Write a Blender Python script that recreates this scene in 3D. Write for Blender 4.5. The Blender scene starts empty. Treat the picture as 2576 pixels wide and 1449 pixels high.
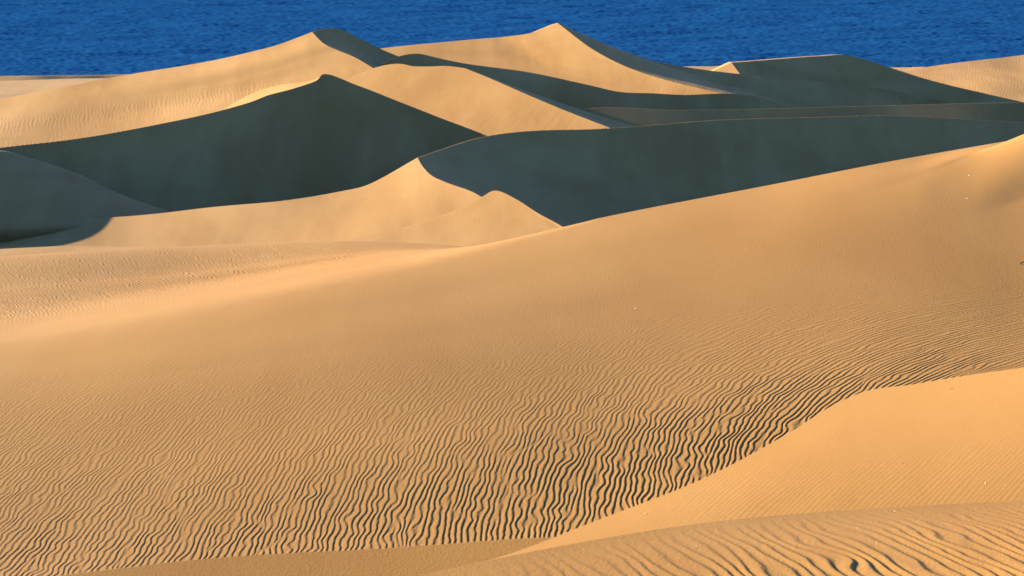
import bpy, math
import numpy as np
from mathutils import Vector

# ------------------------------------------------------------------ camera, sky, sun
W, HH, F = 2576.0, 1449.0, 8000.0           # picture units used when measuring the photograph
YH = -350.0                                  # height of the (hidden) horizon in those units
CAMZ = 17.0                                  # metres above the sea
PITCH = math.atan((HH / 2 - YH) / F)
SUN_EL, SUN_AZ = math.radians(14.0), math.radians(27.0)   # azimuth: degrees from left towards the sea
SKY_STRENGTH, SUN_STRENGTH, EXPOSURE = 0.05, 5.0, 3.52
SUN_COLOR = (1.0, 0.85, 0.53)

scene = bpy.context.scene
cam_data = bpy.data.cameras.new("camera")
cam = bpy.data.objects.new("camera", cam_data)
scene.collection.objects.link(cam)
cam.location = (0, 0, CAMZ)
cam.rotation_euler = (math.pi / 2 - PITCH, 0, 0)
cam_data.sensor_width = 36.0
cam_data.lens = F / W * 36.0
cam_data.clip_start = 0.5
cam_data.clip_end = 30000.0
cam_data.dof.use_dof = True
cam_data.dof.focus_distance = 75.0
cam_data.dof.aperture_fstop = 4.5
scene.camera = cam

SUN_DIR = np.array([-math.cos(SUN_EL) * math.cos(SUN_AZ), math.cos(SUN_EL) * math.sin(SUN_AZ), math.sin(SUN_EL)])
world = bpy.data.worlds.new("World")
scene.world = world
world.use_nodes = True
wn = world.node_tree
sky = wn.nodes.new("ShaderNodeTexSky")
sky.sky_type = 'NISHITA'
sky.sun_disc = False
sky.sun_elevation = SUN_EL
sky.sun_rotation = math.atan2(SUN_DIR[0], SUN_DIR[1])
sky.air_density = 0.85
sky.dust_density = 0.0
sky.ozone_density = 7.0
bg = wn.nodes["Background"]
bg.inputs["Strength"].default_value = SKY_STRENGTH
wn.links.new(sky.outputs["Color"], bg.inputs["Color"])

sun_data = bpy.data.lights.new("sun", 'SUN')
sun_data.energy = SUN_STRENGTH
sun_data.angle = math.radians(0.5)
sun_data.color = SUN_COLOR
sun = bpy.data.objects.new("sun", sun_data)
sun.rotation_euler = Vector((-SUN_DIR[0], -SUN_DIR[1], -SUN_DIR[2])).to_track_quat('-Z', 'Y').to_euler()
sun.location = (-60, 80, 60)
scene.collection.objects.link(sun)

scene.cycles.diffuse_bounces = 0
vs = scene.view_settings
vs.view_transform = 'Standard'
vs.look = 'None'
vs.exposure = EXPOSURE
vs.gamma = 1.0
vs.use_curve_mapping = False

# ------------------------------------------------------------------ picture <-> place
CP, SP = math.cos(PITCH), math.sin(PITCH)

def ua(px, py):
    """sideways and downward metres per metre of distance, for a spot measured on the photograph"""
    cx = (np.asarray(px, float) - W / 2) / F
    cy = (HH / 2 - np.asarray(py, float)) / F
    fy = CP + cy * SP
    fz = -SP + cy * CP
    return cx / fy, -fz / fy

def P3(px, py, Y):
    u, a = ua(px, py)
    return np.array([u * Y, Y, CAMZ - a * Y])

def project(p):
    x, y, z = p[..., 0], p[..., 1], p[..., 2] - CAMZ
    d = y * CP - z * SP
    v = y * SP + z * CP
    return W / 2 + F * x / d, HH / 2 - F * v / d

# ------------------------------------------------------------------ materials
def node(nt, kind, **inputs):
    n = nt.nodes.new(kind)
    for k, v in inputs.items():
        n.inputs[k.replace("_", " ")].default_value = v
    return n

def sand_material(name, pale, warm, scale=0.12, grain=0.5):
    m = bpy.data.materials.new(name)
    m.use_nodes = True
    nt = m.node_tree
    b = nt.nodes["Principled BSDF"]
    b.inputs["Roughness"].default_value = 0.95
    b.inputs["Specular IOR Level"].default_value = 0.05
    b.inputs["Diffuse Roughness"].default_value = 0.7
    geo = nt.nodes.new("ShaderNodeNewGeometry")
    mp = nt.nodes.new("ShaderNodeMapping")
    mp.inputs["Scale"].default_value = (1.0, 0.45, 1.6)
    mp.inputs["Rotation"].default_value = (0, 0, 0.54)
    nt.links.new(geo.outputs["Position"], mp.inputs["Vector"])
    n1 = node(nt, "ShaderNodeTexNoise", Scale=scale, Detail=7.0, Roughness=0.62, Distortion=0.6)
    nt.links.new(mp.outputs["Vector"], n1.inputs["Vector"])
    r1 = nt.nodes.new("ShaderNodeMapRange")
    r1.inputs["From Min"].default_value = 0.36
    r1.inputs["From Max"].default_value = 0.66
    nt.links.new(n1.outputs["Fac"], r1.inputs["Value"])
    mix = nt.nodes.new("ShaderNodeMix")
    mix.data_type = 'RGBA'
    mix.inputs["A"].default_value = (*pale, 1)
    mix.inputs["B"].default_value = (*warm, 1)
    mp2 = nt.nodes.new("ShaderNodeMapping")
    mp2.inputs["Scale"].default_value = (1.0, 0.12, 0.5)
    mp2.inputs["Rotation"].default_value = (0, 0, -0.55)
    nt.links.new(geo.outputs["Position"], mp2.inputs["Vector"])
    n4 = node(nt, "ShaderNodeTexNoise", Scale=0.8, Detail=6.0, Roughness=0.6, Distortion=0.4)
    nt.links.new(mp2.outputs["Vector"], n4.inputs["Vector"])
    mad = nt.nodes.new("ShaderNodeMath")
    mad.operation = 'MULTIPLY_ADD'
    mad.inputs[1].default_value = 1.5
    mad.inputs[2].default_value = -0.75
    nt.links.new(n4.outputs["Fac"], mad.inputs[0])
    add = nt.nodes.new("ShaderNodeMath")
    add.use_clamp = True
    nt.links.new(r1.outputs["Result"], add.inputs[0])
    nt.links.new(mad.outputs["Value"], add.inputs[1])
    nt.links.new(add.outputs["Value"], mix.inputs["Factor"])
    n2 = node(nt, "ShaderNodeTexNoise", Scale=38.0, Detail=3.0, Roughness=0.7)
    nt.links.new(geo.outputs["Position"], n2.inputs["Vector"])
    r2 = nt.nodes.new("ShaderNodeMapRange")
    r2.inputs["From Min"].default_value = 0.25
    r2.inputs["From Max"].default_value = 0.75
    r2.inputs["To Min"].default_value = 0.90
    r2.inputs["To Max"].default_value = 1.08
    nt.links.new(n2.outputs["Fac"], r2.inputs["Value"])
    mul = nt.nodes.new("ShaderNodeMix")
    mul.data_type = 'RGBA'
    mul.blend_type = 'MULTIPLY'
    mul.inputs["Factor"].default_value = 1.0
    nt.links.new(mix.outputs["Result"], mul.inputs["A"])
    nt.links.new(r2.outputs["Result"], mul.inputs["B"])
    nt.links.new(mul.outputs["Result"], b.inputs["Base Color"])
    n3 = node(nt, "ShaderNodeTexNoise", Scale=24.0, Detail=5.0, Roughness=0.6)
    nt.links.new(geo.outputs["Position"], n3.inputs["Vector"])
    bp = node(nt, "ShaderNodeBump", Strength=grain, Distance=0.012)
    nt.links.new(n3.outputs["Fac"], bp.inputs["Height"])
    nt.links.new(bp.outputs["Normal"], b.inputs["Normal"])
    return m

SAND = sand_material("sand", (0.212, 0.106, 0.031), (0.193, 0.091, 0.0245), grain=0.6)
PALE = sand_material("pale_sand", (0.254, 0.139, 0.053), (0.190, 0.096, 0.032))
GOLD = sand_material("golden_sand", (0.236, 0.121, 0.039), (0.212, 0.102, 0.030), grain=0.12)

def sea_material():
    m = bpy.data.materials.new("sea_water")
    m.use_nodes = True
    nt = m.node_tree
    b = nt.nodes["Principled BSDF"]
    b.inputs["Base Color"].default_value = (0.0032, 0.0245, 0.086, 1)
    b.inputs["Roughness"].default_value = 0.35
    b.inputs["IOR"].default_value = 1.333
    b.inputs["Specular IOR Level"].default_value = 0.0
    return m
SEA = sea_material()

def plain(name, col, rough=0.7):
    m = bpy.data.materials.new(name)
    m.use_nodes = True
    nt = m.node_tree
    b = nt.nodes["Principled BSDF"]
    b.inputs["Roughness"].default_value = rough
    geo = nt.nodes.new("ShaderNodeNewGeometry")
    n = node(nt, "ShaderNodeTexNoise", Scale=120.0, Detail=4.0)
    nt.links.new(geo.outputs["Position"], n.inputs["Vector"])
    mix = nt.nodes.new("ShaderNodeMix")
    mix.data_type = 'RGBA'
    mix.inputs["A"].default_value = (*[c * 0.7 for c in col], 1)
    mix.inputs["B"].default_value = (*[min(1, c * 1.2) for c in col], 1)
    nt.links.new(n.outputs["Fac"], mix.inputs["Factor"])
    nt.links.new(mix.outputs["Result"], b.inputs["Base Color"])
    return m

# ------------------------------------------------------------------ numeric helpers
rng = np.random.default_rng(7)

def hermite(t, pts, tq):
    """cubic through pts[k] (any trailing shape) at knots t, evaluated at tq"""
    t = np.asarray(t, float)
    n = len(t)
    d = (pts[1:] - pts[:-1]) / (t[1:] - t[:-1]).reshape((-1,) + (1,) * (pts.ndim - 1))
    m = np.empty_like(pts)
    m[0], m[-1] = d[0], d[-1]
    for k in range(1, n - 1):
        h0, h1 = t[k] - t[k - 1], t[k + 1] - t[k]
        m[k] = (d[k - 1] * h1 + d[k] * h0) / (h0 + h1)
        if pts.shape[-1] == 3:                # no overshoot where the pace changes fast
            nm = np.sqrt((m[k] ** 2).sum(-1, keepdims=True)) + 1e-9
            lo = np.sqrt(np.minimum((d[k - 1] ** 2).sum(-1, keepdims=True), (d[k] ** 2).sum(-1, keepdims=True)))
            m[k] = m[k] * np.minimum(1.0, 2.0 * lo / nm)
    i = np.clip(np.searchsorted(t, tq, side='right') - 1, 0, n - 2)
    h = (t[i + 1] - t[i])
    s = (tq - t[i]) / h
    sh = (-1,) + (1,) * (pts.ndim - 1)
    s, h = s.reshape(sh), h.reshape(sh)
    return ((1 + 2 * s) * (1 - s) ** 2 * pts[i] + s * (1 - s) ** 2 * h * m[i]
            + s * s * (3 - 2 * s) * pts[i + 1] + s * s * (s - 1) * h * m[i + 1])

def spline(t, pts, tq, creases=()):
    out = np.empty((len(tq),) + pts.shape[1:])
    cuts = [0] + sorted(creases) + [len(t) - 1]
    for a, b in zip(cuts[:-1], cuts[1:]):
        if a == b:
            continue
        sel = (tq >= t[a] - 1e-9) & (tq <= t[b] + 1e-9)
        if sel.any():
            out[sel] = hermite(t[a:b + 1], pts[a:b + 1], tq[sel])
    return out

def knots(net, axis):
    """knot spacing from mean picture distance, with a floor for the hidden sides"""
    px, py = project(net)
    q = np.stack([px, py], -1)
    d = np.sqrt((np.diff(q, axis=axis) ** 2).sum(-1)).mean(1 - axis)
    return np.concatenate([[0], np.cumsum(np.maximum(d, 6.0))])

def samples(t, n, creases):
    tq = np.linspace(0, t[-1], n)
    for c in creases:                      # put one sample exactly on each sharp crest
        k = int(np.argmin(abs(tq - t[c])))
        tq[k] = t[c]
        for q, e in ((k - 1, -0.5), (k + 1, 0.5)):
            if 0 < q < n - 1:
                tq[q] = t[c] + e
    return np.sort(tq)

def tile_noise(n, lo, hi, aniso=1.0, seed=0):
    """periodic band-passed noise, unit rms; wavelengths between n/hi and n/lo cells"""
    r = np.random.default_rng(seed)
    k = np.fft.fftfreq(n) * n
    kx, ky = np.meshgrid(k, k * aniso)
    kk = np.sqrt(kx ** 2 + ky ** 2)
    amp = np.where((kk >= lo) & (kk <= hi), 1.0 / np.maximum(kk, 1) ** 1.2, 0)
    f = np.fft.ifft2(np.fft.fft2(r.standard_normal((n, n))) * amp).real
    return f / f.std()

def sample_tile(tex, x, y):
    n = tex.shape[0]
    x, y = np.mod(x, 1.0) * n, np.mod(y, 1.0) * n
    i, j = np.floor(x).astype(int), np.floor(y).astype(int)
    fx, fy = x - i, y - j
    i0, j0, i1, j1 = i % n, j % n, (i + 1) % n, (j + 1) % n
    return (tex[j0, i0] * (1 - fx) * (1 - fy) + tex[j0, i1] * fx * (1 - fy)
            + tex[j1, i0] * (1 - fx) * fy + tex[j1, i1] * fx * fy)

NT = 1024
def envelope(sg, sh, seed):
    """slowly varying complex field whose phase shifts and forks the ripple crests"""
    r = np.random.default_rng(seed)
    k = np.fft.fftfreq(NT) * NT
    kx, ky = np.meshgrid(k, k)
    g = np.exp(-0.5 * ((kx / sg) ** 2 + (ky / sh) ** 2))
    z = np.fft.ifft2(np.fft.fft2(r.standard_normal((NT, NT)) + 1j * r.standard_normal((NT, NT))) * g)
    return z / np.sqrt((abs(z) ** 2).mean())

TG, TH = 110.0, 340.0                       # ripple tile: wavelengths across, along the crests
ENV = envelope(9.0, 11.0, 3)
ZIG = tile_noise(NT, 9, 40, 0.6, 5)
ZAG = tile_noise(NT, 40, 130, 0.75, 6)
GAP = tile_noise(NT, 6, 60, 0.8, 8)
UND = tile_noise(NT, 2, 9, 1.0, 9)
FINE = tile_noise(NT, 100, 400, 1.0, 11)

def ripple(g, h, zig=0.16):
    """height 0..1 of wind ripples; g, h in wavelengths across and along the crests"""
    e = sample_tile(ENV, g / TG, h / TH)
    z = sample_tile(ZIG, g / TG, h / TH)
    z2 = sample_tile(ZAG, g / TG, h / TH)
    ph = g + np.angle(e) / (2 * np.pi) + zig * z + 0.16 * zig * z2
    u = np.mod(ph, 1.0)
    c = 0.66
    up = u / c
    st = 0.35 * up + 0.65 * up * up * (3 - 2 * up)
    dn = (u - c) / (1 - c)
    ls = 1 - dn * dn * (3 - 2 * dn)
    hgt = np.where(u < c, st, ls)
    a = np.clip(abs(e) * 2.2, 0, 1) * np.clip(0.97 + 0.13 * sample_tile(GAP, g / TG, h / TH), 0.5, 1.2)
    return hgt * (0.35 + 0.65 * a)

# ------------------------------------------------------------------ mesh makers
def grid_mesh(name, V, material, label=None, category=None, group=None, kind=None, base=None):
    nv, nu = V.shape[:2]
    base = base if base is not None else np.array([V[..., 0].mean(), V[..., 1].mean(), V[..., 2].min()])
    co = (V - base).reshape(-1, 3).astype(np.float32)
    j, i = np.meshgrid(np.arange(nv - 1), np.arange(nu - 1), indexing='ij')
    a = (j * nu + i).ravel()
    quads = np.stack([a, a + 1, a + nu + 1, a + nu], 1).astype(np.int32)
    n = (np.cross(V[0 + nv // 2, 1] - V[nv // 2, 0], V[min(nv // 2 + 1, nv - 1), 0] - V[nv // 2, 0]))[2]
    if n < 0:
        quads = quads[:, ::-1]
    me = bpy.data.meshes.new(name)
    me.vertices.add(len(co))
    me.vertices.foreach_set("co", co.ravel())
    me.loops.add(quads.size)
    me.loops.foreach_set("vertex_index", np.ascontiguousarray(quads).ravel())
    me.polygons.add(len(quads))
    me.polygons.foreach_set("loop_start", np.arange(0, quads.size, 4, dtype=np.int32))
    me.polygons.foreach_set("use_smooth", np.ones(len(quads), dtype=bool))
    me.update()
    me.materials.append(material)
    o = bpy.data.objects.new(name, me)
    o.location = base
    scene.collection.objects.link(o)
    tag(o, label, category, group, kind)
    return o

def tag(o, label=None, category=None, group=None, kind=None):
    for k, v in (("label", label), ("category", category), ("group", group), ("kind", kind)):
        if v:
            o[k] = v

def undulate(V, amp, size=60.0, ox=0.0):
    V[..., 2] += amp * sample_tile(UND, V[..., 0] / size + ox, V[..., 1] / (1.6 * size))

# measured distances (metres) of each dune's net, crest row first
DEPTHS = {
 "J": (3,[[201.13,200.32,199.34,198.72,198.25,197.29,197.36,197.41,197.58,198.6,198.38,197.62,197.66,198.85,200.82,201.45,200.85,200.0,199.09],[200.2,199.32,197.93,196.73,195.72,194.23,193.38,191.94,194.15,197.08,197.34,196.82,197.32,198.58,200.34,201.06,200.58,199.86,199.04],[199.27,198.31,196.59,195.06,193.65,191.81,190.47,188.2,191.46,195.32,196.27,196.02,197.06,198.27,199.86,200.67,200.31,199.71,198.98],[198.36,197.28,195.14,193.22,191.38,189.54,188.01,185.28,191.01,193.68,195.0,195.91,196.87,197.96,199.4,200.27,200.04,199.56,198.93],[197.46,196.26,193.74,191.45,189.27,187.42,185.75,182.88,192.14,194.63,195.57,196.09,196.57,197.63,198.94,199.88,199.76,199.41,198.87],[196.58,195.25,192.34,189.66,187.13,185.33,183.57,180.83,193.24,195.27,195.72,195.88,196.19,197.31,198.47,199.49,199.49,199.26,198.82],[195.73,194.26,190.97,187.99,185.29,183.45,181.5,178.8,194.19,195.17,195.36,195.59,195.84,196.97,198.0,199.09,199.21,199.11,198.77]]),
 "N": (3,[[210.27,210.02,210.57,211.93,213.54,215.03,215.88,215.54,214.73,213.76,213.24,212.69,212.1],[210.09,209.75,209.64,210.84,212.37,213.8,214.63,214.39,213.78,213.1,212.74,212.34,211.91],[209.92,209.47,208.72,209.76,211.16,212.48,213.31,213.18,212.8,212.43,212.24,211.98,211.71],[209.75,209.2,207.82,208.68,209.93,211.09,211.88,211.89,211.76,211.72,211.73,211.63,211.52],[209.58,208.92,206.94,207.63,208.71,209.67,210.36,210.49,210.64,210.99,211.21,211.28,211.34],[209.41,208.66,206.09,206.61,207.51,208.24,208.79,209.01,209.45,210.22,210.67,210.93,211.15]]),
 "M": (3,[[170.0,171.53,172.53,172.52,172.42,172.72,172.83,172.74,173.3,173.76,174.58,174.82,174.5,173.98,173.47],[169.86,171.11,171.86,171.72,171.48,171.79,171.97,172.12,172.73,173.27,174.03,174.28,174.12,173.78,173.35],[169.73,170.7,171.21,170.91,170.54,170.9,171.14,171.48,172.17,172.77,173.48,173.76,173.75,173.58,173.22],[169.6,170.29,170.58,170.13,169.62,170.02,170.33,170.84,171.6,172.28,172.94,173.25,173.4,173.38,173.1],[169.46,169.89,169.97,169.38,168.74,169.16,169.52,170.2,171.02,171.77,172.4,172.75,173.05,173.19,172.98],[169.33,169.49,169.37,168.61,167.88,168.33,168.73,169.56,170.44,171.27,171.85,172.25,172.69,172.99,172.86]]),
 "K": (3,[[164.33,164.28,164.01,163.66,163.02,162.37,161.67,160.98,160.0,161.23,162.4,163.19,163.54],[164.1,163.7,163.02,162.2,161.13,160.37,159.62,158.83,157.87,159.28,160.8,161.09,160.4],[163.86,163.13,162.03,160.76,159.27,158.39,157.61,156.73,155.74,156.73,158.82,159.22,158.12],[163.56,162.55,161.03,159.29,157.35,156.37,155.59,154.67,153.74,155.44,156.62,157.53,156.68],[163.12,161.89,159.88,157.62,155.3,154.32,153.6,152.73,151.92,154.47,156.14,156.27,156.01],[162.72,161.15,158.59,155.88,153.3,152.35,151.73,150.93,150.28,153.81,155.6,155.82,155.83],[162.29,160.36,157.25,154.14,151.36,150.47,149.95,149.26,148.78,153.14,155.07,155.49,155.66]]),
 "L": (3,[[185.47,183.67,181.77,180.3,179.52,178.17,176.85,176.05,176.2,176.47,178.31,179.49,178.9,177.76,176.57,175.67],[182.63,181.11,179.73,178.4,177.28,175.92,174.76,174.04,173.97,173.65,176.44,178.38,177.94,177.12,176.17,175.44],[179.47,178.08,177.12,176.4,175.67,174.61,173.51,172.8,172.68,172.35,175.51,177.23,176.93,176.44,175.76,175.21],[177.29,175.65,174.65,174.14,173.97,173.0,172.12,171.51,171.42,171.1,174.87,175.88,175.94,175.75,175.33,174.97],[174.84,173.11,172.01,171.5,171.56,170.52,169.81,169.63,169.82,169.52,173.81,174.07,174.87,175.03,174.9,174.73],[171.93,170.26,169.23,168.74,169.06,168.15,167.48,167.48,167.96,167.77,169.94,171.68,173.67,174.3,174.46,174.49],[168.23,166.79,165.99,165.74,166.29,165.56,165.08,165.21,165.85,165.56,166.85,169.38,172.26,173.51,174.01,174.24]]),
 "F": (2,[[124.31,123.02,122.11,121.37,121.58,121.62,123.59,125.3,127.91,130.65,132.38,133.24,134.38,136.66],[122.94,121.76,120.95,120.03,119.7,119.52,121.88,123.63,125.9,128.69,130.86,132.17,133.81,135.92],[121.41,120.63,119.79,118.47,117.82,117.67,120.16,122.12,123.59,126.63,129.45,131.11,133.35,134.97],[119.23,118.95,118.31,116.66,115.62,115.36,118.51,120.48,120.54,123.86,127.7,129.79,132.64,133.6],[115.96,116.54,116.68,114.97,113.81,113.39,115.68,115.17,116.29,121.21,126.16,128.24,130.94,131.81],[111.78,112.52,113.07,112.09,110.76,109.58,110.39,109.65,109.67,116.7,123.07,126.11,128.83,129.72]]),
 "G": (3,[[135.85,136.74,137.46,138.05,139.05,140.43,141.32,141.68,142.2,142.63,143.0,142.31,141.41,140.56,139.53,138.35],[135.41,136.15,136.78,137.29,138.05,139.11,139.91,140.27,140.91,141.39,141.75,141.19,140.47,139.79,138.94,137.93],[134.98,135.57,136.1,136.54,137.1,137.87,138.47,138.79,139.45,140.02,140.43,140.06,139.54,139.02,138.35,137.52],[134.55,135.0,135.43,135.8,136.21,136.74,137.15,137.38,137.94,138.49,138.96,138.81,138.54,138.24,137.78,137.11],[134.12,134.44,134.76,135.05,135.36,135.7,135.96,136.11,136.51,136.95,137.39,137.45,137.44,137.39,137.19,136.71],[133.69,133.88,134.11,134.3,134.5,134.73,134.88,134.96,135.22,135.52,135.87,136.05,136.27,136.46,136.54,136.28],[133.26,133.33,133.47,133.56,133.64,133.78,133.86,133.9,134.06,134.25,134.49,134.71,135.1,135.5,135.85,135.82],[132.83,132.79,132.84,132.84,132.79,132.84,132.86,132.87,132.98,133.1,133.25,133.5,133.97,134.54,135.13,135.32]]),
 "H": (3,[[113.36,118.7,124.41,128.7,130.05,130.05,129.21,128.76,129.09,129.57],[112.94,117.83,122.76,126.33,127.43,127.92,127.69,127.8,128.45,129.18],[112.54,116.99,121.2,124.26,125.32,126.0,126.29,126.85,127.79,128.8],[112.16,116.17,119.71,122.38,123.49,124.35,125.05,125.95,127.13,128.39],[111.79,115.38,118.31,120.64,121.84,122.9,123.93,125.12,126.5,127.99],[111.42,114.63,116.97,119.01,120.31,121.58,122.93,124.34,125.9,127.59],[112.85,115.71,117.5,119.29,120.67,122.15,122.03,123.64,125.33,127.22]]),
 "B": (2,[[35.84,36.17,36.36,36.74,37.35,38.18,38.73,38.94,38.82,38.71,38.51,37.99],[35.56,35.81,35.96,36.27,36.76,37.37,37.78,37.94,37.83,37.73,37.55,37.01],[35.3,35.49,35.59,35.84,36.22,36.65,36.94,37.05,36.95,36.86,36.7,36.19],[35.07,35.2,35.26,35.43,35.73,36.01,36.19,36.26,36.17,36.07,35.93,35.45],[34.86,34.94,34.95,35.07,35.27,35.42,35.53,35.56,35.47,35.37,35.24,34.77],[34.67,34.7,34.68,34.73,34.85,34.89,34.93,34.94,34.85,34.75,34.62,34.16],[34.49,34.49,34.43,34.42,34.46,34.41,34.39,34.37,34.28,34.19,34.06,33.61]]),
 "F2": (2,[[111.22,111.31,111.41,111.5,111.59,111.49,110.55,109.34,108.02,105.73],[110.67,110.64,110.66,110.81,110.89,110.68,109.9,108.89,107.65,105.28],[109.28,109.25,109.03,109.1,109.19,109.05,108.56,107.72,106.47,104.37],[106.73,106.12,105.55,105.37,105.31,105.29,105.02,104.47,103.7,102.15]]),
 "D": (6,[[63.77,63.57,64.41,66.9,70.8,73.83,76.12,78.06,80.43,78.66],[62.42,62.1,62.54,64.43,67.92,71.39,74.28,76.27,79.69,77.24],[61.22,60.7,60.84,62.48,65.35,68.93,72.99,75.24,77.45,76.73],[59.41,58.56,58.35,59.21,61.03,64.35,67.75,69.24,70.6,72.78],[54.15,53.69,53.47,53.73,54.61,57.02,60.0,61.37,62.66,65.28],[47.32,47.72,47.93,48.62,49.23,52.15,54.84,55.69,56.37,58.44],[42.75,43.64,44.41,45.95,46.98,48.88,50.74,51.59,52.35,54.47]]),
 "A": (1,[[29.95,30.55,31.3,32.32,33.4,34.53,35.87],[29.44,29.96,30.54,31.2,31.81,32.42,33.17],[28.37,28.75,29.05,29.41,29.62,29.76,29.93],[26.83,27.03,27.18,27.26,27.22,27.13,27.06]]),
 "C": (1,[[44.99,44.28,44.12,43.85,43.21,42.7,41.91],[44.69,44.0,43.83,43.53,42.88,42.29,41.52],[43.04,42.27,42.03,41.63,40.94,40.43,39.93]]),
 "T": (2,[[239.82,241.6,242.83,244.16,246.56,247.75,247.21,245.45],[233.77,236.24,238.46,240.81,243.41,246.11,246.1,244.76],[228.25,230.71,234.07,235.87,238.28,241.96,244.07,244.01],[223.19,225.7,229.36,230.71,232.47,236.4,240.35,242.75],[218.08,221.09,225.34,226.59,227.93,231.27,235.9,240.46]]),
}
SURF = {}
def dune(key, net, nu, nv, label, crow=(), ccol=(), mat=None, und=0.02, amp=None, rip=None, group="sand dunes"):
    """net[row][col] of places -> smooth sheet with sharp crests; rip = (wavelength, height, S(Y), zigzag)"""
    net = np.asarray(net, float)
    if key in DEPTHS:
        nb, Yd = DEPTHS[key]
        px, py = project(net[nb:])
        new = np.array([[P3(*q) for q in zip(*r)] for r in zip(px, py, Yd)])
        net = np.concatenate([net[:nb] - net[nb] + new[0], new], 0)
    tr, tc = knots(net, 0), knots(net, 1)
    qr, qc = samples(tr, nv, crow), samples(tc, nu, ccol)
    A = spline(tr, net, qr, crow)
    V = spline(tc, A.transpose(1, 0, 2), qc, ccol).transpose(1, 0, 2)
    und and undulate(V, und)
    if rip is not None:
        lam, height, shear, zig = rip
        g = (V[..., 0] - shear(V[..., 1])) / lam
        if key == 'D':                      # crests swing round towards the right end of the slope
            g = g - 0.06 * np.clip(V[..., 0] - 2.5, 0, 12) * np.clip(V[..., 1] - 53, 0, 14) / lam
        h = V[..., 1] / lam
        if amp is None:
            am = 1.0
        elif callable(amp):
            px, py = project(V)
            am = amp(px, py, V)
        else:
            am = np.asarray(amp, float)[..., None]
            B = spline(tr, am, qr)
            am = np.clip(spline(tc, B.transpose(1, 0, 2), qc).transpose(1, 0, 2)[..., 0], 0, 2)
        V[..., 2] += am * height * lam * (ripple(g, h, zig) - 0.45 + 0.05 * sample_tile(FINE, g / 20.0, h / 26.0))
    if key == 'D':                          # the left half of this crest is rounded, not sharp
        k = int(np.argmin(abs(qr - tr[crow[0]])))
        wgt = np.exp(-((np.arange(nv) - k) / 26.0) ** 2)[:, None, None] * np.clip((1500 - project(V)[0]) / 500, 0, 1)[..., None] * 0.5
        for _ in range(160):
            V[1:-1] += wgt[1:-1] * (0.5 * (V[2:] + V[:-2]) - V[1:-1])
    ext = []
    for side, c in ((-1, 0), (1, -1)):      # carry the sheet on past the frame and let it run down into the flat
        px, _ = project(V[nv // 2, c])
        if (side < 0 and px < -150) or (side > 0 and px > 2700):
            e = np.linspace(0, 1, 25)[1:] ** 1.6 * 45.0
            m0 = (V[:, c, 2] - V[:, c - 8 * side if side > 0 else 8, 2]) / np.maximum(abs(V[:, c, 0] - V[:, c - 8 * side if side > 0 else 8, 0]), 1e-3)
            m0 = np.clip(np.convolve(np.pad(m0, 20, mode='edge'), np.ones(41) / 41, 'valid'), -0.35, 0.35)
            W2 = V[:, [c], :] + np.stack([np.broadcast_to(side * e, (nv, 24)), np.zeros((nv, 24)), m0[:, None] * e - 0.014 * e ** 2], -1)
            ext.append((side, W2))
    for side, W2 in ext:
        V = np.concatenate([W2[:, ::-1], V], 1) if side < 0 else np.concatenate([V, W2], 1)
    SURF[key] = V
    return grid_mesh("sand_dune", V, mat or (SAND if key in ('D', 'C', 'A') else PALE), label, "sand dune", group, "structure")

def resample(poly, n):
    poly = np.asarray(poly, float)
    d = np.concatenate([[0], np.cumsum(np.sqrt((np.diff(poly, axis=0) ** 2).sum(1)))])
    q = np.linspace(0, d[-1], n)
    return np.stack([np.interp(q, d, poly[:, 0]), np.interp(q, d, poly[:, 1])], 1)

def step(p, px, py, sx, sy):
    """next surface point at picture spot (px, py): the sheet falls sx per metre rightwards, rises sy per metre away"""
    u, a = ua(px, py)
    Y = (p[2] - CAMZ + sx * p[0] - sy * p[1]) / (-a + sx * u - sy)
    return np.array([u * Y, Y, CAMZ - a * Y])

def marched(cols, anchor, Y0, rows, back, prof=None, down=()):
    """cols: list of (polyline crest->foot, sx, sy); back: list of (dx, dy, dz) offsets behind the crest"""
    pts = [resample(c[0], rows) for c in cols]
    n = len(cols)
    net = np.zeros((rows, n, 3))
    prof = prof or [1.0] * rows
    net[0, anchor] = P3(*pts[anchor][0], Y0)
    for r in range(1, rows):
        net[r, anchor] = step(net[r - 1, anchor], *pts[anchor][r], cols[anchor][1], cols[anchor][2] * prof[r])
    for r in range(rows):
        for c in range(anchor + 1, n):
            p0 = net[r - 1, c] if (r and c in down) else net[r, c - 1]
            net[r, c] = step(p0, *pts[c][r], cols[c][1], cols[c][2] * prof[r])
        for c in range(anchor - 1, -1, -1):
            p0 = net[r - 1, c] if (r and c in down) else net[r, c + 1]
            net[r, c] = step(p0, *pts[c][r], cols[c][1], cols[c][2] * prof[r])
    backs = []
    for b in back:
        b = np.asarray(b, float)
        backs.append(net[0] + (b if b.ndim == 2 else b[None, :]))
    return np.concatenate([np.array(backs[::-1]), net], 0)

def picked(rows):
    return np.array([[P3(*p) for p in r] for r in rows])

# ------------------------------------------------------------------ the ground and the sea
def fan(xs, ys, z):
    X, Yy = np.meshgrid(xs, ys)
    V = np.stack([X, Yy, np.zeros_like(X)], -1)
    V[..., 2] = z(X, Yy)
    return V

def ground_z(X, Y):
    shore = 252 + 13 * np.clip((X + 30) / 45, 0, 1) + 1.2 * np.sin(X * 0.11)
    z = np.interp(Y, [-200, 60, 110, 140, 200, 235], [4.5, 4.5, 3.0, 2.0, 1.0, 0.62])
    t = np.clip((Y - 235) / (shore - 235), 0, None)
    return np.where(Y > 235, 0.62 - 0.62 * t ** 1.5, z)

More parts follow.
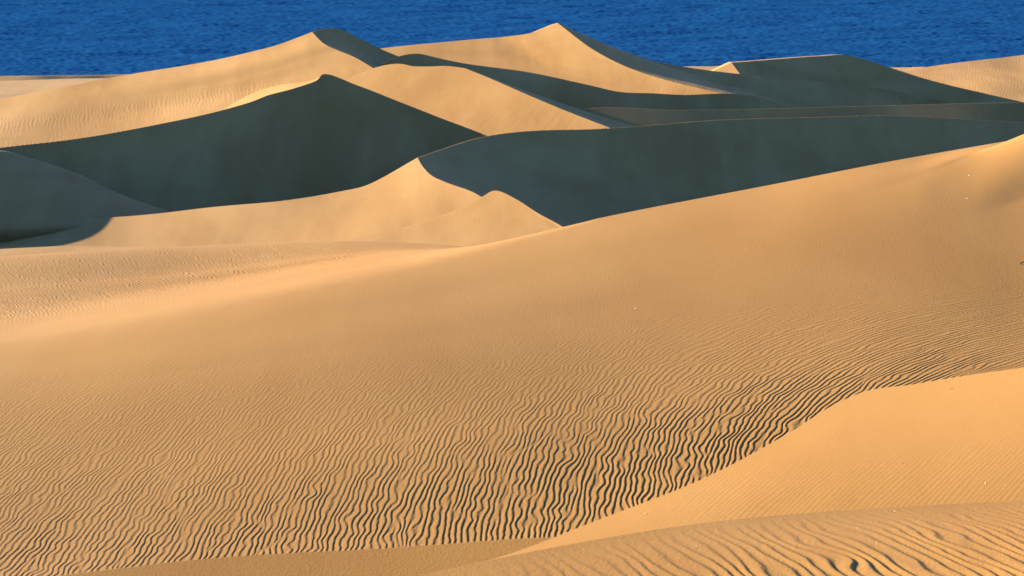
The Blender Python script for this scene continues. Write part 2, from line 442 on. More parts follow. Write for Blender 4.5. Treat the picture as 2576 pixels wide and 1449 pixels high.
xs = np.concatenate([np.linspace(-4000, -80, 40)[:-1], np.linspace(-80, 80, 200), np.linspace(80, 4000, 40)[1:]])
ys = np.concatenate([np.linspace(-200, 60, 20)[:-1], np.linspace(60, 300, 240)])
grid_mesh("ground", fan(xs, ys, ground_z), PALE, "flat pale beach sand between the dunes and the blue sea", "ground", None, "structure", base=np.zeros(3))

def sea_sheet():
    us = np.concatenate([np.linspace(-9, -0.24, 60)[:-1], np.linspace(-0.24, 0.24, 860), np.linspace(0.24, 9, 60)[1:]])
    ys = np.concatenate([np.arange(236, 430, 0.36), 430 * 1.018 ** np.arange(0, 190)])
    U, Y = np.meshgrid(us, ys)
    X = U * Y
    t1 = tile_noise(NT, 22, 150, 0.6, 21)
    t2 = tile_noise(NT, 50, 260, 0.5, 22)
    t0 = tile_noise(NT, 3, 16, 0.7, 23)
    fade = np.clip(430 / Y, 0, 1) ** 2
    Z = fade * (0.07 * sample_tile(t0, X / 97.0 + 0.2, Y / 97.0) + 0.024 * sample_tile(t1, X / 97.0, Y / 97.0) + 0.014 * sample_tile(t2, X / 71.0 + 0.3, Y / 71.0))
    return np.stack([X, Y, Z], -1)
grid_mesh("sea", sea_sheet(), SEA, "deep blue sea with small dark waves behind the dunes", "sea", None, "structure", base=np.zeros(3))

# ------------------------------------------------------------------ far dunes
NOR = lambda Y: 0.0 * Y
# left: low flat dune by the shore
dune("T", marched([([(-500, 196), (-500, 300)], 0, 0.03), ([(-200, 193), (-200, 290)], 0, 0.03), ([(0, 191), (0, 270)], 0.0, 0.03),
    ([(90, 190), (90, 265)], 0.03, 0.06), ([(170, 189), (170, 260)], 0.02, 0.03), ([(260, 188), (260, 250)], -0.02, 0.03),
    ([(340, 187), (340, 240)], 0.0, 0.03), ([(480, 189), (480, 230)], 0.0, 0.03)], 2, 243, 5, [(0, 3, -0.45), (0, 9, -1.6)],
    [1, 1.0, 3.5, 0.3, 1.0]),
    260, 120, "low flat shore dune at the far left, a grey hollow in it, against the sea", crow=(2,), und=0.01, rip=(0.22, 0.07, NOR, .16))
# right: far lit dune
dune("R", marched([([(2150, 205), (2150, 300)], -0.02, 0.07), ([(2270, 180), (2270, 290)], -0.05, 0.07), ([(2400, 160), (2400, 290)], -0.05, 0.07),
    ([(2490, 146), (2490, 290)], -0.04, 0.06), ([(2576, 134), (2576, 290)], 0.0, 0.07), ([(2750, 112), (2750, 290)], -0.05, 0.06),
    ([(2950, 92), (2950, 290)], -0.05, 0.06)], 2, 233, 5, [(0, 4, -0.6), (0, 16, -3.5)]),
    380, 160, "pale rippled dune rising at the far right edge against the sea", crow=(2,), rip=(0.22, 0.025, lambda Y: 0.15 * Y, .16), und=0.05)
# small dark crest behind the right dark dune
dune("S", marched([([(2080, 160), (2080, 230)], 0.1, 0.2), ([(2150, 152), (2150, 230)], 0.15, 0.12), ([(2210, 163), (2210, 230)], 0.2, 0.08),
    ([(2262, 177), (2262, 230)], 0.15, 0.1), ([(2330, 200), (2330, 240)], 0.15, 0.1)], 1, 224, 4, [(0, 2, -0.3), (0, 6, -1.6)]),
    100, 50, "tiny brown dune tip peeping over the dark dune at the right", crow=(2,))
# N: wide dark dune on the right
N_cols = [([(1700, 205), (1720, 215)], -0.2, 0.1), ([(1765, 189), (1780, 210)], -0.3, 0.1), ([(1840, 156), (1862, 186), (1890, 225)], -0.25, 0.12),
    ([(1900, 152), (1940, 228)], 0.25, 0.35), ([(1975, 147), (2030, 235)], 0.12, 0.38), ([(2060, 142), (2120, 245)], 0.1, 0.38), ([(2127, 139), (2200, 255)], 0.1, 0.38),
    ([(2190, 154), (2260, 265)], 0.16, 0.38), ([(2260, 178), (2320, 272)], 0.16, 0.38), ([(2377, 211), (2420, 280)], 0.16, 0.38),
    ([(2460, 231), (2490, 284)], 0.16, 0.38), ([(2553, 253), (2570, 290)], 0.15, 0.36), ([(2680, 280), (2690, 300)], 0.15, 0.36)]
dune("N", marched(N_cols, 2, 212, 6, [(0, 2.2, -0.11), (-0.5, 6, -1.2), (-1, 14, -5)], [1, 1.3, 1.25, 1.2, 1.1, .9], range(4, 20)),
    420, 130, "broad dark shaded dune with a flat top at the right, below the sea", crow=(3,), ccol=(2,))
# J: far bright peak and its long shaded tail to the right
J_ridge = [(1402, 58), (1435, 88), (1500, 130), (1600, 178), (1720, 214), (1840, 238), (1960, 268)]
J_cols = [([(780, 146), (900, 200)], -0.04, 0.13), ([(960, 122), (1060, 190)], -0.05, 0.14), ([(1100, 108), (1240, 205)], -0.03, 0.16), ([(1200, 99), (1380, 225)], -0.02, 0.16),
    ([(1265, 94), (1330, 140), (1490, 250)], -0.22, 0.14), ([(1335, 84), (1400, 140), (1600, 260)], -0.26, 0.12), ([(1375, 69), (1450, 130), (1740, 265)], -0.16, 0.12), (J_ridge, -0.12, 0.12),
    ([(1430, 70), (1500, 107), (1640, 172), (1800, 215), (1990, 270)], 0.40, 0.12), ([(1500, 105), (1600, 140), (1760, 195), (2020, 275)], 0.34, 0.14), ([(1560, 125), (1700, 180), (2060, 280)], 0.30, 0.16),
    ([(1650, 155), (1790, 205), (2110, 285)], 0.25, 0.2), ([(1740, 171), (2150, 290)], 0.22, 0.22), ([(1862, 186), (2210, 290)], 0.14, 0.3), ([(2026, 201), (2270, 290)], 0.10, 0.36),
    ([(2182, 217), (2340, 290)], 0.10, 0.36), ([(2300, 238), (2400, 290)], 0.12, 0.34), ([(2410, 264), (2460, 292)], 0.12, 0.34), ([(2520, 290), (2540, 300)], 0.12, 0.34)]
def J_amp(px, py, V):
    return np.clip((px - 1480) / 200, 0, 1) * np.clip((py - 130) / 60, 0, 1)
dune("J", marched(J_cols, 7, 203, 7, [(-0.6, 2, -0.35), (-1, 6, -1.6), (-1, 16, -6)], [1, 1.2, 1.1, 1, 1, 1, .9], range(13, 30)),
    720, 260, "tallest bright dune peak with a sharp crest, against the sea", crow=(3,), ccol=(7,), amp=J_amp,
    rip=(0.24, 0.07, lambda Y: 0.35 * Y, .16))
# M: shaded dune behind the middle lit dune
M_cols = [([(915, 190), (960, 215)], 0.1, 0.3), ([(990, 146), (1110, 215)], 0.12, 0.3), ([(1052, 135), (1230, 230)], 0.15, 0.28), ([(1105, 147), (1310, 260)], 0.2, 0.25), ([(1169, 160), (1400, 295)], 0.2, 0.25),
    ([(1325, 182), (1500, 300)], 0.2, 0.25), ([(1481, 215), (1600, 310)], 0.2, 0.26), ([(1560, 232), (1680, 312)], 0.17, 0.28), ([(1640, 235), (1760, 312)], 0.15, 0.3), ([(1720, 239), (1850, 312)], 0.15, 0.3),
    ([(1831, 236), (1930, 312)], 0.12, 0.3), ([(1885, 240), (1980, 310)], 0.15, 0.28), ([(1948, 257), (2020, 306)], 0.2, 0.24), ([(2000, 276), (2050, 304)], 0.2, 0.24), ([(2080, 300), (2100, 315)], 0.2, 0.24)]
dune("M", marched(M_cols, 5, 173, 6, [(-0.5, 2.0, -0.45), (-1, 5, -2.2), (-1, 12, -6)], [1, 1.5, 1.35, 1.2, 1, .8], range(6, 20)),
    520, 150, "long grey-blue shaded slope behind the middle lit dune", crow=(3,))
# L: left big lit dune with dark right side
L_ridge = [(785, 79), (800, 100), (832, 118), (897, 145), (948, 176), (990, 215)]
L_cols = [([(-600, 345), (-600, 460)], -0.06, 0.13), ([(-250, 292), (-250, 440)], -0.07, 0.13), ([(0, 250), (0, 420)], -0.09, 0.13), ([(180, 217), (180, 400)], -0.10, 0.13), ([(330, 187), (340, 370)], -0.10, 0.13),
    ([(470, 161), (490, 345)], -0.12, 0.13), ([(600, 135), (640, 315)], -0.13, 0.12), ([(700, 111), (770, 280)], -0.16, 0.12), ([(750, 93), (850, 250)], -0.16, 0.12), (L_ridge, -0.10, 0.14),
    ([(808, 72), (850, 105), (960, 155), (1020, 215)], 0.40, 0.2), ([(850, 71), (920, 115), (1060, 215)], 0.30, 0.22), ([(900, 92), (970, 135), (1110, 215)], 0.3, 0.22), ([(960, 122), (1150, 220)], 0.28, 0.24),
    ([(1050, 160), (1200, 230)], 0.26, 0.24), ([(1150, 195), (1250, 240)], 0.26, 0.24)]
def L_amp(px, py, V):
    c = 225 + (700 - px) * 0.135
    d = (py - c)
    return 0.06 + 1.0 * np.exp(-(d / 22) ** 2) + 0.4 * np.clip((d - 20) / 20, 0, 1) * np.clip((500 - px) / 400, 0, 1)
def L_am(px, py, V):
    return L_amp(px, py, V) * (px < 960) * np.clip((py - 175 - (300 - px) * 0.09) / 40, 0, 1)
dune("L", marched(L_cols, 9, 177, 7, [(-0.8, 2, -0.45), (-1, 6, -2.4), (-1, 14, -7)]),
    800, 300, "large bright dune on the left with a dark right side below its rounded peak", crow=(3,), ccol=(9,), amp=L_am,
    rip=(0.21, 0.06, lambda Y: -0.1 * Y, .26), und=0.035)
# K: middle lit dune
K_ridge = [(1170, 168), (1208, 182), (1287, 217), (1404, 266), (1506, 307), (1590, 340)]
K_cols = [([(820, 222), (840, 250)], -0.05, 0.13), ([(880, 193), (930, 265)], -0.09, 0.13), ([(935, 172), (1010, 305)], -0.12, 0.13), ([(974, 162), (1110, 345)], -0.14, 0.14), ([(1013, 160), (1230, 380)], -0.13, 0.15),
    ([(1040, 165), (1300, 385)], -0.12, 0.15), ([(1080, 165), (1370, 380)], -0.12, 0.15), ([(1123, 163), (1470, 370)], -0.12, 0.15), (K_ridge, -0.08, 0.15),
    ([(1205, 178), (1250, 196), (1450, 280), (1620, 345)], 0.42, 0.12), ([(1260, 200), (1680, 352)], 0.3, 0.15), ([(1330, 235), (1740, 358)], 0.25, 0.15), ([(1420, 275), (1800, 365)], 0.2, 0.15)]
def K_amp(px, py, V):
    return np.clip((py - 215) / 60, 0, 1) * np.clip((px - 1000) / 150, 0, 1)
dune("K", marched(K_cols, 8, 164, 7, [(-0.6, 1.5, -0.4), (-1, 5, -2.4), (-1, 10, -6)]),
    640, 300, "broad pale lit dune with rippled foot in the middle distance", crow=(3,), ccol=(8,), amp=K_amp,
    rip=(0.20, 0.075, lambda Y: 0.9 * Y, .14), und=0.05)
# P: grey flat rise behind the dark bowl
dune("P", marched([([(1380, 290), (1380, 350)], 0, 0.54), ([(1470, 273), (1470, 340)], 0, 0.54), ([(1700, 277), (1700, 335)], 0.0, 0.54), ([(1980, 272), (1980, 330)], 0.0, 0.54),
    ([(2300, 264), (2300, 330)], 0.0, 0.54), ([(2576, 258), (2576, 350)], 0.0, 0.54), ([(3000, 250), (3000, 380)], 0.0, 0.54)], 1, 160, 5, [(0, 2, -0.6), (0, 6, -3)]),
    360, 60, "flat grey shaded sand rise beyond the big dark bowl on the right", crow=(2,), und=0.015)
# G: large dark dune on the left
G_cols = [([(-600, 440), (-600, 590)], 0, .52), ([(-250, 396), (-250, 590)], 0, .52), ([(0, 365), (0, 585)], 0.0, .52), ([(200, 340), (200, 585)], 0.0, .52), ([(400, 305), (400, 590)], 0.0, .52),
    ([(560, 271), (565, 590)], 0.02, .52), ([(640, 250), (655, 590)], 0.03, .52), ([(668, 240), (700, 590)], 0.06, .52), ([(740, 224), (800, 585)], 0.06, .48), ([(795, 207), (860, 580)], 0.08, .45), ([(812, 191), (930, 575)], 0.10, .42),
    ([(900, 222), (1040, 570)], 0.16, .34), ([(1000, 262), (1140, 560)], 0.2, .3), ([(1100, 300), (1230, 550)], 0.22, .27), ([(1222, 347), (1330, 540)], 0.24, .25), ([(1330, 402), (1400, 540)], 0.24, .25)]
gb = lambda lvl: [(-1.6 * w, 2.4, -0.04 - 1.0 * (1 - w)) for w in lvl]
lv = [0, 0, 0, 0, 0, .1, .3, .45, .7, .8, .3, 0, 0, 0, 0, 0]
def G_amp(px, py, V):
    return 0.8 * np.clip((py - 300) / 60, 0, 1)
dune("G", marched(G_cols, 4, 139.5, 8, [gb(lv), [(-3 - a * 2, 6, -2.0) for a in lv], (-5, 14, -7)], [1, 1.12, 1.08, 1.03, 1, .95, .8, .6]),
    760, 300, "big dark shaded dune on the left with a thin bright crest", crow=(3,), amp=G_amp, rip=(0.24, 0.11, lambda Y: -0.9 * Y, .14), und=0.08)
# H: dark hump at the left edge
H_cols = [([(-800, 620), (-800, 720)], 0.3, .2), ([(-300, 530), (-300, 670)], 0.3, .2), ([(-130, 430), (-130, 645)], 0.3, .2), ([(0, 385), (0, 620)], 0.3, .2), ([(100, 408), (120, 610)], 0.3, .2), ([(200, 440), (225, 600)], 0.3, .2),
    ([(300, 487), (325, 590)], 0.3, .2), ([(370, 513), (390, 580)], 0.3, 0.2), ([(415, 527), (425, 572)], 0.3, 0.2), ([(450, 541), (455, 568)], 0.3, 0.2)]
dune("H", marched(H_cols, 4, 129.5, 7, [(-1.2, 1.0, -0.25), (-4, 3, -1.6), (-8, 8, -6)], [1, 0.75, 1.0, 1.2, 1, 1, 1], range(10)),
    320, 160, "smooth dark hump of sand at the left edge in full shade", crow=(), und=0.015)
# F: central barchan: lit left flank, sharp crest, dark bowl to the right
F_rows = [
 [(-450, 600, 115), (0, 572, 117), (470, 525, 119.5), (720, 500, 121), (860, 472, 122.5), (922, 457, 123.3), (1050, 389, 125), (1090, 376, 126), (1200, 345, 128), (1500, 318, 130.4), (1800, 295, 132), (2100, 290, 133.2), (2576, 310, 135.5), (3000, 345, 137)],
 [(-450, 615, 113.5), (0, 590, 115), (470, 545, 117.5), (740, 520, 119), (885, 500, 120.3), (950, 488, 121.2), (1064, 415, 124.3), (1110, 410, 125), (1230, 400, 126.2), (1500, 380, 128.6), (1800, 350, 130.4), (2100, 330, 132), (2576, 325, 135), (3000, 360, 136.3)],
 [(-450, 630, 112), (0, 605, 113.5), (470, 565, 115.5), (760, 545, 117), (910, 530, 118), (985, 515, 119.3), (1085, 440, 123.5), (1140, 440, 124), (1260, 455, 124.6), (1500, 440, 127), (1800, 400, 129), (2100, 370, 130.8), (2576, 338, 134.3), (3000, 380, 135.6)],
 [(-450, 650, 110), (0, 625, 111.5), (470, 590, 113), (780, 575, 114), (930, 568, 114.8), (1030, 550, 116.6), (1124, 461, 122.5), (1180, 475, 122.8), (1290, 515, 123), (1500, 510, 125.2), (1800, 460, 127.5), (2100, 420, 129.5), (2576, 360, 133.3), (3000, 410, 134.5)],
 [(-450, 680, 107.5), (0, 650, 109), (470, 615, 110.7), (790, 604, 111.4), (950, 598, 112), (1090, 575, 114.2), (1212, 494, 120.6), (1250, 530, 121), (1310, 560, 121.8), (1500, 565, 124), (1800, 510, 126.3), (2100, 480, 128), (2576, 420, 131.5), (3000, 455, 132.5)],
 [(-450, 720, 104.5), (0, 690, 106), (470, 660, 107), (800, 650, 107.5), (970, 650, 108), (1140, 640, 110), (1280, 590, 115.5), (1300, 605, 117), (1330, 620, 119.5), (1500, 640, 122), (1800, 600, 124), (2100, 560, 126), (2576, 500, 129.5), (3000, 520, 130.5)],
]
Fn = picked(F_rows)
fb = np.array([(0, 4, -2.0)] * 5 + [(-.3, 3, -1.5), (-.3, 3, -1.4), (-.2, 3, -1.3)] + [(0, 4, -1.3)] * 6)
fb2 = np.array([(-.5, 10, -5.0)] * 8 + [(0, 12, -4)] * 6)
Fn = np.concatenate([np.array([Fn[0] + fb2, Fn[0] + fb]), Fn], 0)
def F_amp(px, py, V):
    return np.clip((px - 1150) / 300, 0, 1) * 0.9
dune("F", Fn, 900, 330, "central dune with a lit left flank, curved sharp crest and wide dark hollow", crow=(2,), ccol=(6,), amp=F_amp,
     rip=(0.22, 0.11, lambda Y: -0.9 * Y, .14), und=0.09)
# F2: little spur in front of it
F2_rows = [
 [(820, 612, 108.5), (1000, 576, 111), (1100, 546, 112.8), (1165, 520, 114.3), (1212, 495, 116), (1254, 480, 117), (1300, 502, 116.7), (1350, 535, 116), (1408, 567, 115.2), (1480, 615, 114)],
 [(820, 620, 107.5), (1000, 590, 109.5), (1110, 565, 110.8), (1180, 540, 112), (1225, 520, 113.2), (1270, 510, 114), (1315, 525, 114), (1362, 550, 113.8), (1415, 578, 113.4), (1490, 620, 112.5)],
 [(830, 640, 105.5), (1010, 615, 107), (1130, 600, 107.7), (1200, 585, 108.4), (1250, 572, 109), (1295, 565, 109.4), (1335, 570, 109.6), (1375, 585, 109.8), (1425, 605, 109.8), (1500, 640, 109.5)],
 [(840, 680, 102), (1020, 670, 102.5), (1150, 665, 103), (1220, 660, 103.2), (1270, 655, 103.5), (1310, 650, 103.8), (1350, 650, 104), (1390, 655, 104.2), (1440, 665, 104.5), (1510, 690, 104.5)]]
Sn = picked(F2_rows)
sb = np.array([(0.3, 3, -1.0)] * 4 + [(0.6, 3, -1.4)] + [(1.2, 2.5, -1.6)] * 5)
Sn = np.concatenate([np.array([Sn[0] + 2.6 * sb, Sn[0] + sb]), Sn], 0)
dune("F2", Sn, 420, 160, "small pointed sand spur in front of the central dune's dark hollow", crow=(2,), und=0.015,
     rip=(0.14, 0.05, lambda Y: 0.6 * Y, .14), amp=lambda px, py, V: 0.7 * np.clip((py - 520) / 60, 0, 1))

# ------------------------------------------------------------------ near dunes
# D: the big rippled slope with the rippled flat behind its soft left crest
PX = [-450, 0, 400, 900, 1400, 1900, 2300, 2450, 2576, 2950]
D_py = [  # picture heights of the sheet, valley floor (first) up to the crest, then the far side
 [1449, 1440, 1430, 1390, 1340, 1150, 1010, 975, 950, 880],
 [1200, 1190, 1170, 1120, 1050, 930, 820, 778, 740, 650],
 [1000, 985, 950, 880, 800, 690, 590, 548, 510, 400],
 [955, 920, 870, 780, 680, 575, 455, 395, 340, 230],
 [930, 885, 825, 730, 622, 522, 428, 384, 352, 270],
 [905, 855, 785, 680, 569, 476, 398, 371, 348, 300]]
D_Y = [[47.5, 47.86, 48.11, 48.85, 49.57, 52.42, 54.63, 55.23, 55.76, 57.31], [54.48, 54.2, 54.03, 54.21, 54.81, 56.7, 59.09, 60.25, 61.48, 63.85],
 [59.55, 58.83, 58.56, 59.02, 60.34, 63.11, 66.68, 68.0, 69.2, 71.5], [60.77, 60.31, 60.3, 61.52, 64.05, 67.72, 73.2, 75.5, 75.0, 76.0],
 [61.48, 61.18, 61.37, 62.97, 66.3, 70.52, 75.6, 77.5, 77.5, 78.0], [62.3, 62.08, 62.76, 65.27, 69.59, 74.24, 78.4, 80.0, 80.0, 80.0]]
D_front = picked([[(x, p, y) for x, p, y in zip(PX, D_py[r], D_Y[r])] for r in range(6)])
D_far = []
for py, Y, off in (([892, 842, 772, 670, 576, 484, 406, 379, 356, 306], [63.8, 63.7, 64.5, 67.6, 0, 0, 0, 0, 0, 0], 1.2),
                   ([872, 825, 756, 663, 586, 498, 420, 394, 372, 322], [65.5, 65.8, 67.4, 71.8, 0, 0, 0, 0, 0, 0], 3),
                   ([835, 797, 735, 655, 600, 530, 458, 432, 412, 362], [68.5, 69.6, 73.5, 78.6, 0, 0, 0, 0, 0, 0], 6),
                   ([735, 720, 690, 640, 632, 620, 570, 540, 520, 470], [76, 76.8, 79, 82, 82.5, 0, 0, 0, 0, 0], 12),
                   ([655, 640, 620, 614, 660, 720, 690, 675, 665, 640], [85, 85.5, 87, 88, 88, 0, 0, 0, 0, 0], 18),
                   ([730, 715, 700, 690, 740, 790, 770, 755, 745, 720], [92, 92, 93, 92, 92, 0, 0, 0, 0, 0], 24)):
    D_far.append([P3(PX[c], py[c], Y[c] or D_front[5, c, 1] + off) for c in range(10)])
D_near = picked([[(x, p, y) for x, p, y in zip(PX, [1580, 1570, 1560, 1500, 1460, 1330, 1200, 1150, 1110, 1010], [43, 43.5, 44, 45.5, 47, 49.5, 51, 51.5, 52, 53])]])
D_net = np.concatenate([np.array(D_far[::-1]), D_front[::-1], D_near], 0)
D_amp = [
 [.3] * 10,
 [.5, .5, .5, .5, .5, 0, 0, 0, 0, 0],
 [.9, .9, .95, 1.0, 1.1, 0, 0, 0, 0, 0],
 [1, 1, .95, .85, .5, 0, 0, 0, 0, 0],
 [.5, .45, .4, .3, .0, 0, 0, 0, 0, 0],
 [.05, .04, .03, .0, .0, 0, 0, 0, 0, 0],
 [.03, .03, .02, .0, .0, 0, 0, .05, 0, 0],
 [.08, .06, .03, .0, .0, 0, .05, .5, .5, .2],
 [.15, .12, .08, .02, .0, 0, 0, .05, .05, 0],
 [.22, .22, .17, .06, .04, .04, .05, .04, .02, 0],
 [.5, .5, .5, .52, .52, .5, .42, .35, .25, .12],
 [.78, .78, .8, .9, 1.05, 1.08, .85, .7, .55, .4],
 [1.0] * 10]
def D_shear(Y):
    y = np.array([40, 48, 53, 57, 60, 63, 67, 70, 73, 110.])
    s = np.array([-.04, .02, .16, .28, .38, .45, .45, .0, -.38, -.38])
    yy = np.linspace(40, 112, 1441)
    S = np.cumsum(np.interp(yy, y, s)) * (yy[1] - yy[0])
    return np.interp(Y, yy, S)
dune("D", D_net, 1900, 1100, "huge foreground slope covered in wind ripples, the widest dune in the picture", crow=(6,), amp=D_amp,
     rip=(0.098, 0.105, D_shear, .24), und=0.03)
# C: smooth berm at the bottom
C_rows = [[(-500, 1620, 47), (0, 1590, 47), (180, 1570, 47), (500, 1530, 47.5), (1000, 1500, 48), (1400, 1470, 48.5), (1800, 1480, 48)],
 [(-500, 1500, 42.5), (0, 1471, 42.7), (180, 1449, 42.8), (500, 1411, 43), (1000, 1380, 43.5), (1400, 1356, 44), (1800, 1370, 43.5)],
 [(-500, 1530, 41), (0, 1500, 41.2), (180, 1480, 41.3), (500, 1445, 41.5), (1000, 1415, 42), (1400, 1400, 42.2), (1800, 1410, 42)],
 [(-500, 1700, 35), (0, 1690, 35), (180, 1680, 35), (500, 1660, 35), (1000, 1640, 35), (1400, 1620, 35.5), (1800, 1600, 36)]]
dune("C", picked(C_rows), 420, 120, "smooth brown sand berm along the bottom edge, left of the bright tongue", crow=(1,), und=0.012)
# B: bright tongue
B_cols = [([(700, 1560), (780, 1680)], -.19, .11), ([(1090, 1449), (1160, 1600)], -.19, .11), ([(1300, 1388), (1390, 1560)], -.19, .11), ([(1500, 1311), (1590, 1520)], -.19, .11),
    ([(1800, 1190), (1870, 1460)], -.19, .11), ([(2000, 1080), (2060, 1430)], -.21, .11), ([(2100, 1018), (2150, 1415)], -.21, .11), ([(2168, 988), (2210, 1405)], -.19, .11), ([(2300, 966), (2340, 1390)], -.16, .12),
    ([(2420, 945), (2450, 1380)], -.16, .12), ([(2576, 922), (2576, 1370)], -.16, .12), ([(3000, 860), (3000, 1340)], -.16, .12)]
B_net = marched(B_cols, 7, 39.0, 7, [(0.5, 3, -0.9), (1, 8, -3.6)], [1, .8, 1, 1, 1.05, 1.1, .6])
def B_amp(px, py, V):
    return np.clip((py - 1060 - (2576 - px) * 0.10) / 90, 0, 1) * np.clip((px - 1500) / 400, 0, 1)
dune("B", B_net, 1000, 420, "bright golden tongue of sand at the lower right, its smooth crest cutting across the ripples", crow=(2,), mat=GOLD, und=0.015,
     amp=B_amp, rip=(0.085, 0.020, lambda Y: 0.75 * Y, .14))
# A: nearest rippled dune
A_rows = [[(700, 1700, 33.5), (1050, 1560, 35), (1400, 1500, 36), (1800, 1440, 37), (2200, 1400, 37.5), (2576, 1380, 38), (3000, 1360, 38)],
 [(700, 1530, 30.4), (1050, 1449, 31.4), (1400, 1376, 32), (1800, 1311, 33), (2200, 1275, 33.5), (2576, 1254, 34), (3000, 1238, 34.5)],
 [(700, 1580, 29), (1050, 1500, 30), (1400, 1430, 30.7), (1800, 1370, 31.3), (2200, 1335, 31.7), (2576, 1315, 32), (3000, 1300, 32.3)],
 [(700, 1700, 26.4), (1050, 1620, 27.2), (1400, 1560, 27.7), (1800, 1500, 28.2), (2200, 1465, 28.5), (2576, 1445, 28.7), (3000, 1430, 28.9)],
 [(700, 1900, 23), (1050, 1830, 23.5), (1400, 1770, 24), (1800, 1720, 24.3), (2200, 1690, 24.5), (2576, 1670, 24.6), (3000, 1650, 24.8)]]
def A_amp(px, py, V):
    top = np.interp(px, [1050, 1400, 1800, 2200, 2576, 3000], [1449, 1376, 1311, 1275, 1254, 1238])
    return np.clip((py - top - 8) / 170, 0.0, 1) ** 0.8 * np.interp(px, [1100, 1700, 2300], [.3, .75, 1.0])
dune("A", picked(A_rows), 1300, 420, "nearest dune in the bottom right corner, with coarse dark ripples", crow=(1,), und=0.012,
     amp=A_amp, rip=(0.165, 0.115, lambda Y: -0.30 * Y, .26))

# ------------------------------------------------------------------ small finds lying on the sand
import bmesh

def on_sand(px, py):
    """the visible surface point nearest to a picture spot, and the sheet's normal there"""
    best = None
    for V in SURF.values():
        qx, qy = project(V)
        d = (qx - px) ** 2 + (qy - py) ** 2
        near = d < 9.0
        if near.any():
            k = np.where(near, V[..., 1], 1e9).argmin()
            j, i = np.unravel_index(k, near.shape)
            if best is None or V[j, i, 1] < best[0][1]:
                j0, i0 = min(j, V.shape[0] - 2), min(i, V.shape[1] - 2)
                n = np.cross(V[j0, i0 + 1] - V[j0, i0], V[j0 + 1, i0] - V[j0, i0])
                n = n / (np.linalg.norm(n) + 1e-12)
                best = (V[j, i].copy(), n * np.sign(n[2]))
    return best

def stone_mesh(size, seed):
    r = np.random.default_rng(seed)
    bm = bmesh.new()
    bmesh.ops.create_icosphere(bm, subdivisions=3, radius=1.0)
    w = r.normal(size=(5, 3))
    ph = r.uniform(0, 6.28, 5)
    sq = np.array([1.0, r.uniform(.65, .9), r.uniform(.5, .7)]) * size
    for v in bm.verts:
        c = np.array(v.co)
        f = 1 + 0.10 * sum(math.sin(1.7 * float(c @ w[k]) + ph[k]) for k in range(5)) / 2
        v.co = Vector(c * f * sq)
    for f in bm.faces:
        f.smooth = True
    me = bpy.data.meshes.new("pebble")
    bm.to_mesh(me)
    bm.free()
    return me

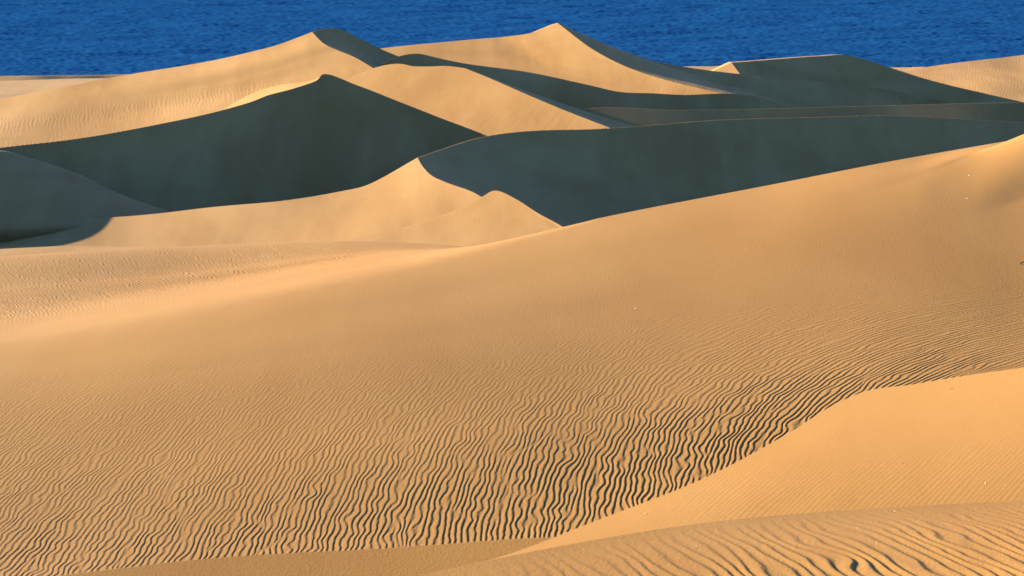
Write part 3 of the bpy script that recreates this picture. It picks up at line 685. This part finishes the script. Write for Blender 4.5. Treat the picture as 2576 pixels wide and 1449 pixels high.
WHITE = plain("bleached_shell", (0.72, 0.66, 0.58), 0.55)
BROWN = plain("brown_stone", (0.12, 0.07, 0.045), 0.8)
WOOD = plain("dark_driftwood", (0.045, 0.018, 0.010), 0.85)
finds = [
 ("pebble", 2437, 439, .030, WHITE, "white pebble high on the big slope, close under its right-hand crest", "pebble"),
 ("pebble", 2432, 497, .028, WHITE, "white pebble a little below another one on the upper right of the big slope", "pebble"),
 ("pebble", 1598, 774, .030, WHITE, "lone white pebble on smooth sand in the middle of the big slope", "pebble"),
 ("pebble", 1625, 1291, .020, WHITE, "white pebble on the lower left part of the bright golden tongue", "pebble"),
 ("pebble", 2478, 1214, .018, WHITE, "white pebble on the faintly ripped right side of the golden tongue", "pebble"),
 ("pebble", 2158, 1326, .020, WHITE, "white pebble among dark ripples on the nearest dune", "pebble"),
 ("pebble", 2251, 1284, .015, WHITE, "white pebble right on the crest line of the nearest dune", "pebble"),
 ("pebble", 1751, 1371, .016, WHITE, "white pebble at the pale left end of the nearest dune", "pebble"),
 ("stone", 2391, 977, .020, BROWN, "small brown stone just below the crest of the golden tongue", "stone"),
 ("stone", 2266, 1165, .018, BROWN, "small brown stone halfway down the golden tongue", "stone"),
 ("stone", 1194, 552, .045, BROWN, "small brown stone on the lit face of the pointed spur", "stone"),
 ("stone", 716, 501, .065, WHITE, "pale bleached stone standing on the crest in front of the big dark dune", "stone"),
 ("stone", 721, 501, .050, BROWN, "brown stone touching the pale one on the crest before the big dark dune", "stone"),
]
for k, (name, px, py, size, mat, label, cat) in enumerate(finds):
    hit = on_sand(px, py)
    if hit is None:
        continue
    size *= 0.42
    me = stone_mesh(size, 40 + k)
    me.materials.append(mat)
    o = bpy.data.objects.new(name, me)
    o.location = hit[0] + hit[1] * size * 0.35
    o.rotation_euler = (0.2, 0.1, 1.3 * k)
    scene.collection.objects.link(o)
    tag(o, label.replace("ripped", "rippled"), cat, "pale pebbles on the sand" if name == "pebble" else "stones on the sand")

def twig():
    hit = on_sand(2573, 661)
    if hit is None:
        return
    bm = bmesh.new()
    def tube(pts, r0, r1, n=8):
        rings = []
        for k, p in enumerate(pts):
            t = k / (len(pts) - 1)
            d = Vector(pts[min(k + 1, len(pts) - 1)]) - Vector(pts[max(k - 1, 0)])
            d.normalize()
            a = d.orthogonal().normalized()
            b = d.cross(a)
            r = r0 + (r1 - r0) * t
            rings.append([bm.verts.new(Vector(p) + r * (math.cos(2 * math.pi * i / n) * a + math.sin(2 * math.pi * i / n) * b)) for i in range(n)])
        for q, w in zip(rings[:-1], rings[1:]):
            for i in range(n):
                bm.faces.new((q[i], q[(i + 1) % n], w[(i + 1) % n], w[i]))
        bm.faces.new(rings[0][::-1])
        bm.faces.new(rings[-1])
    tube([(-.055, 0, .010), (-.02, .01, .030), (.02, .0, .026), (.06, -.01, .045), (.12, .0, .040), (.19, .02, .055)], .014, .007)
    tube([(.02, .0, .026), (.05, .03, .055), (.09, .05, .085)], .008, .004)
    for f in bm.faces:
        f.smooth = True
    me = bpy.data.meshes.new("driftwood_stick")
    bm.to_mesh(me)
    bm.free()
    me.materials.append(WOOD)
    o = bpy.data.objects.new("driftwood_stick", me)
    o.location = hit[0]
    o.rotation_euler = (0, -0.15, 0.2)
    scene.collection.objects.link(o)
    tag(o, "dark reddish stick of driftwood lying on the big slope at the right edge", "driftwood")
twig()
